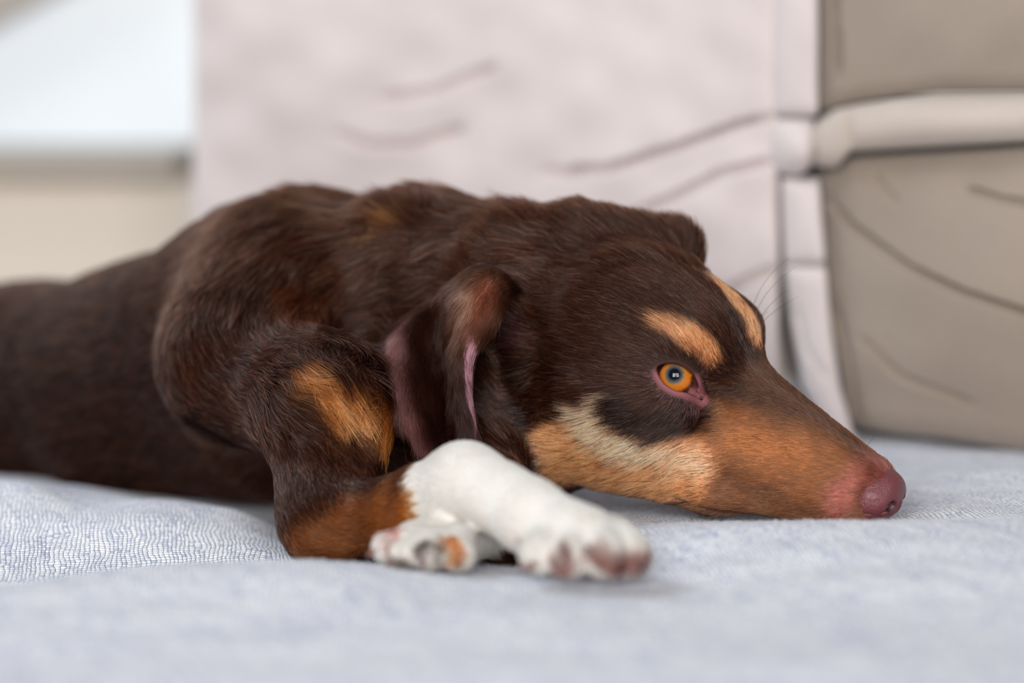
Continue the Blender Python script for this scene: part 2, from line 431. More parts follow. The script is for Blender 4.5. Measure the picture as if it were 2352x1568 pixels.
def head_col(Q):
    S = Q.copy(); S[:, 1] = np.abs(S[:, 1])
    S2 = S + .12*np.stack([wob(S, 4, 21+i) for i in range(3)], 1)
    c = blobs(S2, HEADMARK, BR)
    cb = c.copy()
    for M_, sd_ in ((BROW_NEAR, Q[:, 1] < 0), (BROW_FAR, Q[:, 1] >= 0)):
        for a, b, r, soft, colr, amt in M_:
            w = ((1-smooth01(rcone(S2, a, b, r, r)/soft+.5))*amt*sd_)[:, None]
            c = c*(1-w)+colr*w
    q = S-EYE_C; al = almond(q@EYE_U, q@EYE_V); fr = (q@EYE_N) > .2
    uu, vv_ = q@EYE_U, q@EYE_V
    low = smooth01((.15-vv_+.1*uu)/.5); inner = smooth01((uu-.5)/.4)
    wid = .14+.26*low+.12*inner
    w = (1-smooth01((al-.04)/wid))*fr
    pk = srgb(138,84,88)*np.maximum(low, inner*.8)[:, None] + srgb(70,42,40)*(1-np.maximum(low, inner*.8))[:, None]
    c = c*(1-w[:, None]) + pk*w[:, None]
    w2 = (1-smooth01((al+.02)/.07))*fr*.6
    c = c*(1-w2[:, None]) + srgb(96,50,48)*w2[:, None]
    return c
BODYMARK = [
 (A(330,900,1.27), A(-100,930,1.34), .07, .05, srgb(26,12,7), .8),  # dimness of the torso painted in as darker coat
 (V3(-.1012,1.1600,.0950), V3(-.1000,1.152,.0880), .010, .020, srgb(96,44,20), .6),  # reddish shine on the neck, painted into the coat colour
 (V3(-.0600,1.1812,.1239), V3(-.0520,1.1800,.1250), .003, .008, srgb(170,112,60), .7),  # golden fleck of shine on the neck, painted likewise
 (V3(-.0890,1.0870,.0626), V3(-.0577,1.1050,.0360), .0120, .012, ORG, 1.),
 (V3(-.0880,1.0870,.0610), V3(-.0700,1.0870,.0520), .005, .010, TAN, .9),
 (V3(-.0838,1.0511,-.0064), V3(-.0595,1.0318,.0088), .016, .012, srgb(120,66,30), .9),
 (V3(-.0595,1.0318,.0060), V3(-.0495,.9918,.0089), .012, .012, srgb(140,80,36), .9),
 (V3(-.0405,1.0158,.0333), V3(-.0449,1.0186,.0100), .008, .008, srgb(186,108,44), .9),
]
LEG_T = A(965,1160,1.03); LEG_D = A(1065,1107,1.02)-A(880,1185,1.05); LEG_D /= np.linalg.norm(LEG_D)
_pb = srgb(150,88,74)
PAWMARK = [
 (V3(-.0245,.975,.0120), V3(-.0236,.9715,.0055), .0034, .003, ORG, 1.),
 (V3(-.0338,.9688,.0092), V3(-.0312,.9688,.0070), .0026, .003, srgb(52,38,40), 1.),
 (V3(-.0532,.9834,.0104), V3(-.0453,.9885,.0131), .0012, .002, srgb(190,90,86), 1.),
 (V3(-.0540,.978,.0020), V3(-.0420,.9730,.0010), .0035, .004, srgb(96,66,52), .9),
 (V3(-.0380,.972,.0095), V3(-.0330,.9690,.0020), .002, .004, srgb(120,96,74), .8),
 (V3(.0110,.9436,.0090), V3(.0150,.9420,.0040), .0045, .004, _pb, .9),
 (V3(.0190,.9375,.0120), V3(.0215,.9375,.0040), .0042, .004, srgb(128,70,62), .9),
 (V3(.0375,.9362,.0090), V3(.0517,.9455,.0070), .0065, .006, srgb(136,78,70), .95),
 (V3(.0367,.9397,.0187), V3(.0380,.9370,.0120), .0012, .004, _pb, .7),
 (V3(.0455,.9432,.0146), V3(.0500,.9440,.0120), .002, .005, _pb, .6),
 (V3(.0034,.9685,.0159), V3(.0040,.9680,.0150), .0018, .003, srgb(210,140,110), .7),
 (V3(.0137,.9468,.0174), V3(.0139,.9460,.0160), .001, .004, srgb(220,160,140), .6),
]
def dog_col(P):
    J = P + .0035*np.stack([wob(P, 260, 31+i) for i in range(3)], 1)
    c = blobs(J, BODYMARK, BR)
    hm = np.linalg.norm(P-h2w((-1,0,-1)), axis=1) < .16
    if hm.any():
        Q = w2h(P[hm]); w = smooth01((Q[:, 0]+9)/2.0)
        c[hm] = c[hm]*(1-w[:, None]) + head_col(Q)*w[:, None]
    # white forearm and paws
    white = ((J-LEG_T)@LEG_D > 0) & (rcone(P, BODY[12][0], BODY[12][1], .025, .025) < 0)
    for i in (13, 14): white |= rcone(P, BODY[i][0], BODY[i][1], .024, .024) < 0
    for s in TOES: white |= rcone(P, s[0], s[1], .013, .013) < 0
    white |= rcone(P, BODY[15][0], BODY[15][1], .014, .014) < 0
    white &= (w2h(P)[:, 0] > 50) | (P[:, 1] < 1.06)
    c[white] = blobs(J[white], PAWMARK, WHT)
    return c

# ------------------------------------------------------------------ coat flow
FLOW = []
for i, (a, b, ra, rb, k) in enumerate(BODY):
    dvec = (b-a)/np.linalg.norm(b-a)
    FLOW.append((a, b, (ra+rb)/2, dvec))
for a, b, ra, rb, k in TOES: FLOW.append((a, b, ra, (b-a)/np.linalg.norm(b-a)))
def flow(P, N):
    W = np.zeros(len(P))+1e-9; Dv = np.zeros((len(P), 3))
    for a, b, r, dv in FLOW:
        w = np.exp(-np.maximum(rcone(P, a, b, r, r), -.01)/.006)
        W += w; Dv += w[:, None]*dv
    Dv /= W[:, None]
    Q = w2h(P); s = np.sign(Q[:, 1]); ay = np.abs(Q[:, 1])
    hd = np.stack([-np.ones(len(P)), s*.12, np.where(Q[:, 2] < -.5, -.22, .10)], 1)
    low = smooth01((-1.2-Q[:, 2])/2)*smooth01((Q[:, 0]+5)/3)
    hd[:, 2] -= .30*low*smooth01((4-Q[:, 0])/4)
    # crown hair sweeps outwards to the ear
    S = np.stack([Q[:, 0], ay, Q[:, 2]], 1)
    e = S-EYE_C-EYE_N*EYE_R; u, v = e@EYE_U, e@EYE_V
    rad = np.hypot(u, v)+1e-6; wE = np.exp(-(rad/1.7)**2)*1.6
    ev = (u/rad)[:, None]*EYE_U + (v/rad)[:, None]*EYE_V
    ev[:, 1] *= np.where(s == 0, 1, s)
    hd = hd/np.linalg.norm(hd, axis=1)[:, None] + ev*wE[:, None]
    hw = hd@HM.T
    wh = smooth01((Q[:, 0]+9.5)/3)*(np.linalg.norm(P-h2w((-1,0,-1)), axis=1) < .155)*(P[:, 1] > 1.0)
    d0 = head_sdf(np.ascontiguousarray(Q)); wh = wh*(1-smooth01((d0-.5)/.8))
    Dv = Dv*(1-wh[:, None]) + hw*wh[:, None]
    Dv -= N*(Dv*N).sum(1)[:, None]
    return Dv/(np.linalg.norm(Dv, axis=1)[:, None]+1e-9), wh

def curves_obj(name, pts, rad, colr, mat, parent):
    """pts (n, k, 3), rad (k,) or (n,k), colr (n, 3)"""
    n, k = pts.shape[:2]
    h = bpy.data.hair_curves.new(name)
    h.add_curves([k]*n)
    h.attributes['position'].data.foreach_set('vector', pts.astype(np.float32).ravel()) if 'position' in h.attributes else h.points.foreach_set('position', pts.astype(np.float32).ravel())
    ra = h.attributes.get('radius') or h.attributes.new('radius', 'FLOAT', 'POINT')
    ra.data.foreach_set('value', np.broadcast_to(rad, (n, k)).astype(np.float32).ravel())
    c = h.attributes.new('col', 'FLOAT_COLOR', 'CURVE')
    cc = np.ones((n, 4), np.float32); cc[:, :3] = colr
    c.data.foreach_set('color', cc.ravel())
    h.materials.append(mat)
    o = bpy.data.objects.new(name, h); COL.objects.link(o)
    if parent: child_inv(o, parent)
    return o
def grow(P, N, D, L, lift, bend, k=5, curl=0.):
    """strands: leave at angle lift from the skin, lie down along D"""
    T = np.linspace(0, 1, k)
    out = np.empty((len(P), k, 3))
    for i, t in enumerate(T):
        along = t; up = lift*(t - bend*t*t)
        out[:, i] = P + L[:, None]*(D*along + N*up[:, None])
    return out
def tri_sample(V, F, dens):
    """F quads/tris array list -> random points; dens per face centre (per m2)"""
    a = V[F[:, 1]]-V[F[:, 0]]; b = V[F[:, 2]]-V[F[:, 0]]
    cr = np.cross(a, b); ar = .5*np.linalg.norm(cr, axis=1)
    ctr = (V[F[:, 0]]+V[F[:, 1]]+V[F[:, 2]])/3
    lam = ar*dens(ctr, cr/(np.linalg.norm(cr, axis=1)[:, None]+1e-12))
    n = rng.poisson(lam); f = np.repeat(np.arange(len(F)), n)
    r1, r2 = rng.random(len(f)), rng.random(len(f)); s = np.sqrt(r1)
    w = np.stack([1-s, s*(1-r2), s*r2], 1)
    return f, w

# ------------------------------------------------------------------ room shell
def box(name, lo, hi, mat, parent=None, kind=None, bev=0.0):
    bm = bmesh.new(); bmesh.ops.create_cube(bm, size=1)
    c = (Vector(lo)+Vector(hi))/2; s = Vector(hi)-Vector(lo)
    for v in bm.verts: v.co = Vector((v.co.x*s.x, v.co.y*s.y, v.co.z*s.z))+c
    if bev: bmesh.ops.bevel(bm, geom=bm.edges[:], offset=bev, segments=3, affect='EDGES', profile=.6)
    m = bpy.data.meshes.new(name); bm.to_mesh(m); bm.free(); m.materials.append(mat)
    o = bpy.data.objects.new(name, m); COL.objects.link(o)
    if parent: child_inv(o, parent)
    if kind: o['kind'] = kind
    return o
FLOOR_Z = -.45
WY = 2.15
box('floor', (-2.2,-2.6,FLOOR_Z-.04), (2.2,WY+.1,FLOOR_Z), M_floor, kind='structure')
wl = at(-200,345,WY); wr = at(432,345,WY)
zs = at(200,335,WY)[2]
# wall with a window opening: below, right and left of it
box('wall_back', (-2.2,WY,FLOOR_Z), (2.2,WY+.1,zs-.028), M_wall, kind='structure')
win = box('window_1', (-1.3,WY+.05,zs), (at(470,0,WY)[0],WY+.06,zs+.9), M_pane, kind='structure')
box('window_frame', (at(455,0,WY)[0],WY-.005,zs-.0), (at(455,0,WY)[0]+.06,WY+.1,zs+.95), M_wall, win)
gl = box('glazing_bar', (-.04,-.012,-.5), (.0,.012,.5), M_trim, win)
gl.matrix_parent_inverse = Matrix.Identity(4); p_ = at(10,45,WY+.03); gl.location = p_; gl.rotation_euler = (0, math.radians(62), 0)
box('trim_1', (-1.5,WY-.035,zs-.028), (at(405,0,WY-.03)[0],WY+.1,zs-.004), M_trim, kind='structure', bev=.004)
box('wall_back', (at(455,0,WY)[0]+.06,WY,zs-.03), (2.2,WY+.1,1.6), M_wall, kind='structure')

# ------------------------------------------------------------------ sofa
sofa = empty('sofa', (0.1, 1.35, FLOOR_Z))
tag(sofa, 'beige microfibre sofa with seamed back panels behind the dog', 'sofa')
def seg_d(S, T, pts):
    """distance of (S,T) from a polyline, and parameter 0..1"""
    best = np.full(S.shape, 9.); par = np.zeros(S.shape); pts = np.array(pts, float)
    L = np.r_[0, np.cumsum(np.linalg.norm(np.diff(pts, axis=0), axis=1))]
    for i in range(len(pts)-1):
        a, b = pts[i], pts[i+1]; ab = b-a
        h = np.clip(((S-a[0])*ab[0]+(T-a[1])*ab[1])/(ab@ab), 0, 1)
        d = np.hypot(S-a[0]-h*ab[0], T-a[1]-h*ab[1])
        m = d < best; best = np.where(m, d, best); par = np.where(m, (L[i]+h*np.linalg.norm(ab))/L[-1], par)
    return best, par
def panel(name, xs, ys, depth, creases, mat, edge=.02, bulge=.01, thick=.08, nx=140, ny=140, outline=None, seed=0):
    """padded panel. xs, ys: its extent in the photo's pixels, depth(px,py)->y metres; creases: (polyline, width px, depth m)"""
    S, T = np.meshgrid(np.linspace(0, 1, nx), np.linspace(0, 1, ny), indexing='ij')
    if outline:
        lx = np.interp(T, [q[0] for q in outline], [q[1] for q in outline]); rx = np.interp(T, [q[0] for q in outline], [q[2] for q in outline])
    else: lx, rx = xs[0]+0*T, xs[1]+0*T
    X = lx+(rx-lx)*S
    if callable(ys): y0, y1 = ys(X)
    else: y0, y1 = ys[0]+0*S, ys[1]+0*S
    Y = y0+(y1-y0)*T
    Dp = depth(X, Y)
    P = np.stack([at(0,0,1)*0+0]*1)
    ex = np.minimum(X-X.min(axis=0, keepdims=True), X.max(axis=0, keepdims=True)-X); ey = np.minimum(Y-y0, y1-Y)
    r = edge/ (1.3/FPX)
    rnd = lambda e: np.sqrt(np.clip(1-(1-np.clip(e/r, 0, 1))**2, 0, 1))
    out = edge*(1-rnd(ex)*1.0)+edge*(1-rnd(ey))
    out -= bulge*np.sin(np.pi*np.clip(S, 0, 1))*np.sin(np.pi*T)
    for pts, w, dp in creases:
        d, pr = seg_d(X, Y, pts); fade = smooth01(pr/.15)*smooth01((1-pr)/.15) if dp > 0 else 1
        out += abs(dp)*np.exp(-(d/w)**2)*fade - abs(dp)*.15*np.exp(-((d-2.6*w)/(1.6*w))**2)*fade
    pp = np.stack([X, Y, 0*X], -1).reshape(-1, 3)
    out = out.ravel() + .0022*wob(pp, .012, 50+seed) + .0010*wob(pp, .04, 60+seed)
    Yd = Dp.ravel()+out
    a = (X.ravel()-1176)/FPX; b = (784-Y.ravel())/FPX
    # positions from the undisplaced depth, pushed straight back along y
    base = np.stack([a*Dp.ravel()/(CT+b*ST), Dp.ravel(), CAM_H+(-ST+b*CT)*Dp.ravel()/(CT+b*ST)], 1)
    base[:, 1] = Yd
    back = base.copy(); back[:, 1] = Dp.ravel()+edge*2+thick
    V = np.concatenate([base, back]); n = nx*ny
    I = np.arange(n).reshape(nx, ny)
    q = np.stack([I[:-1, :-1], I[1:, :-1], I[1:, 1:], I[:-1, 1:]], -1).reshape(-1, 4)
    F = [q[:, ::-1], q+n]
    bd = np.concatenate([I[:, 0], I[-1, 1:], I[-2::-1, -1], I[0, -2:0:-1]])
    b2 = np.roll(bd, -1)
    F.append(np.stack([bd, b2, b2+n, bd+n], 1))
    F = np.concatenate(F)
    o = mesh_obj(name, V, F, mat); child_inv(o, sofa)
    return o
cornerD = 1.34
dl = lambda X, Y: cornerD + (1890-X)*(1.62-cornerD)/1450
dr = lambda X, Y: cornerD - (X-1890)*(cornerD-1.27)/470
panel('backrest', (438,1795), (-120,1150), dl, [
    ([(1225,400),(1400,385),(1560,335),(1700,285),(1800,262)], 11, .020),
    ([(1430,500),(1540,455),(1650,400),(1790,365)], 10, .014),
    ([(1650,680),(1720,640),(1790,615)], 14, .011),
    ([(1080,290),(950,330),(840,330),(760,300)], 45, .012),
    ([(1150,150),(1000,210),(860,230)], 60, .010)], M_sofa, edge=.012, bulge=.012, seed=1, nx=220, ny=160)
panel('welt_strip', (1778,1884), (-120,268), lambda X, Y: dl(X, Y)-.004, [], M_sofa, edge=.008, bulge=.004, seed=2, nx=30, ny=60)
panel('welt_knob', (1772,1880), lambda X: (272+0*X, 408-30*((X-1826)/54)**2+0*X), lambda X, Y: dl(X, Y)-.008, [], M_sofa, edge=.014, bulge=.008, seed=3, nx=40, ny=40)
def ol(y0, y1, L, Rr): return [((y-y0)/(y1-y0), l, r) for (y, l), (_, r) in zip(L, Rr)]
panel('welt_strip', (1790,1895), (412,610), lambda X, Y: dl(X, Y)-.004, [], M_sofa, edge=.008, bulge=.004, seed=4, nx=30, ny=60,
      outline=[(0,1800,1888),(1,1808,1902)])
panel('welt_strip', (1790,1895), (612,1080), lambda X, Y: dl(X, Y)-.004, [([(1830,700),(1850,800),(1900,880)], 8, .004)], M_sofa, edge=.008, bulge=.004, seed=5, nx=30, ny=80,
      outline=[(0,1808,1902),(.3,1825,1915),(.6,1850,1935),(.8,1900,1960),(1,1960,2010)])
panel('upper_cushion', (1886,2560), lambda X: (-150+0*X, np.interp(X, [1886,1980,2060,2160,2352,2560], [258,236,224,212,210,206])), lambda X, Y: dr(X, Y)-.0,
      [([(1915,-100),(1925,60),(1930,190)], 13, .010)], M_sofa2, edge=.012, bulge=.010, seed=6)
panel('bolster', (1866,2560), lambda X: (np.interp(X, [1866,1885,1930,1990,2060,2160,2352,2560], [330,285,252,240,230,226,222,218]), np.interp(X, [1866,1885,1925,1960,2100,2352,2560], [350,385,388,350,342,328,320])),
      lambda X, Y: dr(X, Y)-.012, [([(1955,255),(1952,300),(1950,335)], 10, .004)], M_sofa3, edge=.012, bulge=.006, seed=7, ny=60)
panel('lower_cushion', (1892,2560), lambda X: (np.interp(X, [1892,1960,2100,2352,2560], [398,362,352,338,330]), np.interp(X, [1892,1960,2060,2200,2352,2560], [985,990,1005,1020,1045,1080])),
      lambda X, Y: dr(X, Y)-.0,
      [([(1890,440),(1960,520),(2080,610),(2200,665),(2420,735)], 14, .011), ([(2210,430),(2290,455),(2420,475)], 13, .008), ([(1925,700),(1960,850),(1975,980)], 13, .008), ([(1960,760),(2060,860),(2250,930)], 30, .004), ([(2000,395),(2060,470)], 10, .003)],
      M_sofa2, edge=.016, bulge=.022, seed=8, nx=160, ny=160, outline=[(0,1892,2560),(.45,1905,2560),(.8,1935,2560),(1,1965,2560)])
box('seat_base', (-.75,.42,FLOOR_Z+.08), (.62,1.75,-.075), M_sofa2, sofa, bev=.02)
box('seat_cushion', (-.74,.40,-.08), (.6,1.72,-.05), M_sofa, sofa, bev=.012)
for sx in (-.68, .55):
    for sy in (.5, 1.6):
        box('leg', (sx-.03,sy-.03,FLOOR_Z), (sx+.03,sy+.03,FLOOR_Z+.085), M_trim, sofa)

# ------------------------------------------------------------------ woven cover on the seat
CT_PTS = []
def cp(px, py, y): p = at(px, py, y); CT_PTS.append((p[0], p[1], p[2]))
# near plain in front of the dog
for px in (-300, 100, 600, 1176, 1700, 2300, 2700):
    for y, z in ((.45,-.012), (.60,-.006), (.75,-.002), (.88,.000)):
        CT_PTS.append(((px-1176)/FPX*y, y, z))
for px, py, y in [(-200,1360,1.0),(0,1345,1.0),(250,1317,1.0),(450,1293,1.0),(660,1283,1.0),(860,1297,.995),(1000,1310,.985),(1150,1325,.975),(1340,1333,.965),(1480,1330,.97),
                  (1520,1260,1.0),(1510,1205,1.03),(1700,1198,1.035),(1900,1196,1.035),(2100,1196,1.035),(2352,1192,1.035),(2600,1190,1.035)]: cp(px, py, y)
for px, z in ((-200,-.020),(0,-.020),(250,-.022),(450,-.024),(700,-.021)): CT_PTS.append(((px-1176)/FPX*1.06, 1.06, z))
for px, py, y in [(-100,1215,1.115),(0,1215,1.115),(250,1215,1.115),(450,1225,1.115),(560,1255,1.10),
                  (-60,1108,1.175),(0,1106,1.175),(90,1112,1.175),(150,1142,1.175),(250,1156,1.17),(340,1147,1.17),(450,1162,1.165),(530,1166,1.16),(600,1220,1.14)]: cp(px, py, y)
for px, y, z in ((760,1.08,-.022),(760,1.15,-.028),(900,1.10,-.015),(600,1.25,-.03),(300,1.27,-.02),(0,1.28,-.015),(1100,1.10,-.012),(1300,1.10,-.004),(1300,1.03,-.006),(1450,1.07,.000),
                 (1650,1.07,.0008),(1900,1.07,.000),(2100,1.08,.000),(2080,1.06,.002),(2200,1.10,.003),(2352,1.10,.004),(2352,1.16,.006),(2600,1.12,.007),(2150,1.16,.001),(2250,1.22,.004),
                 (2000,1.25,-.002),(1800,1.2,-.004),(2400,1.3,.0),(2100,1.35,.0),(1700,1.4,-.004),(1300,1.3,-.01),(1300,1.6,-.01),(800,1.5,-.02),(200,1.5,-.02),(2500,1.6,-.01),(-200,1.6,-.02),(0,1.75,-.02),(2000,1.75,-.01)):
    CT_PTS.append(((px-1176)/FPX*y, y, z))
CP = np.array(CT_PTS)
def _phi(r2): return .5*r2*np.log(r2+1e-12)
_r2 = ((CP[:, None, :2]-CP[None, :, :2])**2).sum(-1)
_n = len(CP); _K = _phi(_r2)+np.eye(_n)*2e-5
_Pm = np.c_[np.ones(_n), CP[:, :2]]
_A = np.block([[_K, _Pm], [_Pm.T, np.zeros((3, 3))]])
_w = np.linalg.lstsq(_A, np.r_[CP[:, 2], 0, 0, 0], rcond=None)[0]
def cloth_z(x, y):
    out = np.empty(len(x))
    for i in range(0, len(x), 20000):
        r2 = (x[i:i+20000, None]-CP[None, :, 0])**2+(y[i:i+20000, None]-CP[None, :, 1])**2
        out[i:i+20000] = _phi(r2)@_w[:_n]+_w[_n]+_w[_n+1]*x[i:i+20000]+_w[_n+2]*y[i:i+20000]
    P = np.stack([x, y, 0*x], 1)
    return out + .0007*wob(P, 75, 5) + .0004*wob(P, 190, 6)
nx_, ny_ = 360, 400
gx = np.r_[np.linspace(-.66, -.3, 50), np.linspace(-.3, .3, 250)[1:], np.linspace(.3, .5, 62)[1:]]; nx_ = len(gx); gy = np.r_[np.linspace(.46, .95, 90), np.linspace(.95, 1.22, 190)[1:], np.linspace(1.22, 1.66, 122)[1:]]
ny_ = len(gy)
GX, GY = np.meshgrid(gx, gy, indexing='ij')
GZ = cloth_z(GX.ravel(), GY.ravel())
top = np.stack([GX.ravel(), GY.ravel(), GZ], 1); bot = top.copy(); bot[:, 2] = np.minimum(bot[:, 2]-.004, -.0)-.0; bot[:, 2] = top[:, 2]-.004
I = np.arange(nx_*ny_).reshape(nx_, ny_)
q = np.stack([I[:-1, :-1], I[1:, :-1], I[1:, 1:], I[:-1, 1:]], -1).reshape(-1, 4)
bd = np.concatenate([I[:, 0], I[-1, 1:], I[-2::-1, -1], I[0, -2:0:-1]]); b2 = np.roll(bd, -1); n_ = nx_*ny_
cloth = mesh_obj('sofa_throw', np.concatenate([top, bot]), np.concatenate([q, q[:, ::-1]+n_, np.stack([b2, bd, bd+n_, b2+n_], 1)]), M_weave)
uv = cloth.data.uv_layers.new(name='UVMap')
li = np.empty(len(cloth.data.loops), int); cloth.data.loops.foreach_get('vertex_index', li)
vv = np.concatenate([top, bot])[li][:, :2]
_r = math.radians(8); vv = vv@np.array([[math.cos(_r), -math.sin(_r)], [math.sin(_r), math.cos(_r)]])
uv.data.foreach_set('uv', vv.ravel())
tag(cloth, 'pale blue-grey woven throw covering the sofa seat under the dog', 'throw')
# lint fibres standing off the weave
_lx, _ly = np.linspace(-.66, .5, 233), np.linspace(.85, 1.66, 270)
_LX, _LY = np.meshgrid(_lx, _ly, indexing='ij'); _LZ = cloth_z(_LX.ravel(), _LY.ravel()).reshape(_LX.shape)
def cloth_at(P):
    u = np.clip((P[:, 0]+.66)/(1.16/232), 0, 231.999); v = np.clip((P[:, 1]-.85)/(.81/269), 0, 268.999)
    i, j = u.astype(int), v.astype(int); a, b = u-i, v-j
    return _LZ[i, j]*(1-a)*(1-b)+_LZ[i+1, j]*a*(1-b)+_LZ[i, j+1]*(1-a)*b+_LZ[i+1, j+1]*a*b
nf = 26000
fx = rng.uniform(-.27, .27, nf); fy = rng.uniform(.985, 1.16, nf); fz = cloth_z(fx, fy)
Fp = np.stack([fx, fy, fz], 1); ang = rng.random(nf)*6.28
Fd = np.stack([np.cos(ang), np.sin(ang), 0*ang], 1); FN = np.tile([0, 0, 1.], (nf, 1))
fl = rng.uniform(.0006, .0022, nf)
curves_obj('lint_fuzz', grow(Fp, FN, Fd, fl, np.full(nf, .9), .5, 4), np.array([.00005]*3+[.00002]), np.tile(srgb(225,230,240), (nf, 1)), hair_mat('cotton_fibre', .6, .8), cloth)['kind'] = 'stuff'

# ------------------------------------------------------------------ dog
V, F = surface_nets(dog_sdf, (-.62, .90, -.06), (.30, 1.62, .17), .0028)
me = bpy.data.meshes.new('tmp'); me.from_pydata(V.tolist(), [], F.tolist())
bm = bmesh.new(); bm.from_mesh(me)
bmesh.ops.recalc_face_normals(bm, faces=bm.faces[:])
hc = Vector(h2w((1,0,-1.5)))
def sub(test):
    es = [e for e in bm.edges if test((e.verts[0].co+e.verts[1].co)*.5)]
    bmesh.ops.subdivide_edges(bm, edges=es, cuts=1, use_grid_fill=True)
fz_ = Vector(A(1330,1250,.96))
sub(lambda c: (c-hc).length < .115 or (c-fz_).length < .045 or (c.y < 1.03))
ec = Vector(h2w((EYE_C[0], -EYE_C[1], EYE_C[2])))
sub(lambda c: (c-ec).length < .03 or (c-Vector(h2w((6,-1,-4)))).length < .05)
sub(lambda c: (c-ec).length < .019)
bmesh.ops.triangulate(bm, faces=[f for f in bm.faces if len(f.verts) > 4])
bm.verts.ensure_lookup_table()
V = np.array([v.co[:] for v in bm.verts])
V = project(dog_sdf, V, 4)
for v, c in zip(bm.verts, V): v.co = c
bmesh.ops.recalc_face_normals(bm, faces=bm.faces[:])
dm = bpy.data.meshes.new('dog'); 
bm.normal_update()
bm.to_mesh(dm)
bmesh.ops.triangulate(bm, faces=bm.faces[:])
TF = np.array([[v.index for v in f.verts] for f in bm.faces])
bm.free(); bpy.data.meshes.remove(me)
dm.polygons.foreach_set('use_smooth', [True]*len(dm.polygons))
_, NG = grad(dog_sdf, V); NG /= np.linalg.norm(NG, axis=1)[:, None]+1e-9
ca = dm.color_attributes.new('col', 'FLOAT_COLOR', 'POINT')
cc = np.ones((len(V), 4)); VC = dog_col(V); cc[:, :3] = VC*(.45+.4*smooth01(VC.mean(1)/.3))[:, None]
Qv = w2h(V); Sv = Qv.copy(); Sv[:, 1] = abs(Sv[:, 1]); qe = Sv-EYE_C
bare = (almond(qe@EYE_U, qe@EYE_V) < .30) & (qe@EYE_N > .1) & (np.linalg.norm(qe, axis=1) < 2.4)
cc[bare, :3] = VC[bare]*.9
ca.data.foreach_set('color', cc.ravel())
dm.materials.append(M_skin)
dog = bpy.data.objects.new('dog', dm); COL.objects.link(dog)
tag(dog, 'brown and tan dog with white forepaw lying on the blue-grey throw, chin down', 'dog')

# eyes
def sphere_uv(c, r, ax, nu=48, nv=32, squash=None):
    """sphere whose pole looks along ax"""
    ax = ax/np.linalg.norm(ax); t = np.cross(ax, [0, 0, 1.]); t /= np.linalg.norm(t); b = np.cross(t, ax)
    th = np.linspace(0, np.pi, nv+1); ph = np.linspace(0, 2*np.pi, nu, endpoint=False)
    P = [c+ax*r(0)]; 
    for a in th[1:-1]:
        for p in ph: P.append(c+r(a)*(ax*np.cos(a)+np.sin(a)*(t*np.cos(p)+b*np.sin(p))))
    P.append(c-ax*r(np.pi))
    F = [[0, 1+j, 1+(j+1) % nu] for j in range(nu)]
    for i in range(nv-2):
        for j in range(nu): F.append([1+i*nu+j, 1+(i+1)*nu+j, 1+(i+1)*nu+(j+1) % nu, 1+i*nu+(j+1) % nu])
    l = len(P)-1
    F += [[l, 1+(nv-2)*nu+(j+1) % nu, 1+(nv-2)*nu+j] for j in range(nu)]
    return np.array(P), F
def iris_mat():
    s = NT('dog_iris'); a = s.n('ShaderNodeAttribute', attribute_name='iris')
    sp = s.n('ShaderNodeSeparateXYZ'); s.l(a.outputs['Vector'], sp.inputs[0])
    nz = s.n('ShaderNodeTexNoise', Scale=1., Detail=5.); mpn = s.n('ShaderNodeMapping'); mpn.inputs['Scale'].default_value = (3., 9., 9.)
    s.l(a.outputs['Vector'], mpn.inputs[0]); s.l(mpn.outputs[0], nz.inputs['Vector'])
    ad = s.n('ShaderNodeMath', operation='MULTIPLY_ADD'); s.l(nz.outputs[0], ad.inputs[0]); ad.inputs[1].default_value = .16
    s.l(sp.outputs[0], ad.inputs[2])
    c = s.ramp(ad.outputs[0], [(.0, srgb(6,8,22)), (.33, srgb(8,10,24)), (.40, srgb(54,56,64)), (.52, srgb(104,94,82)), (.60, srgb(178,110,40)), (.84, srgb(188,102,22)), (.94, srgb(104,54,20)), (1., srgb(60,30,24))])
    s.l(c, s.b.inputs['Base Color']); s.b.inputs['Roughness'].default_value = .4
    s.b.inputs['Specular IOR Level'].default_value = 0
    return s.m
M_iris = iris_mat()
M_ball = plain('dog_sclera', srgb(196,120,112), .12, coat=1.)
def cornea_mat():
    s = NT('dog_cornea'); s.t.nodes.remove(s.b)
    g = s.n('ShaderNodeBsdfGlossy', Roughness=.02); t = s.n('ShaderNodeBsdfTransparent'); f = s.n('ShaderNodeFresnel', IOR=1.38)
    m = s.n('ShaderNodeMixShader'); s.l(f.outputs[0], m.inputs[0]); s.l(t.outputs[0], m.inputs[1]); s.l(g.outputs[0], m.inputs[2])
    s.l(m.outputs[0], s.out.inputs['Surface']); return s.m
M_cornea = cornea_mat()
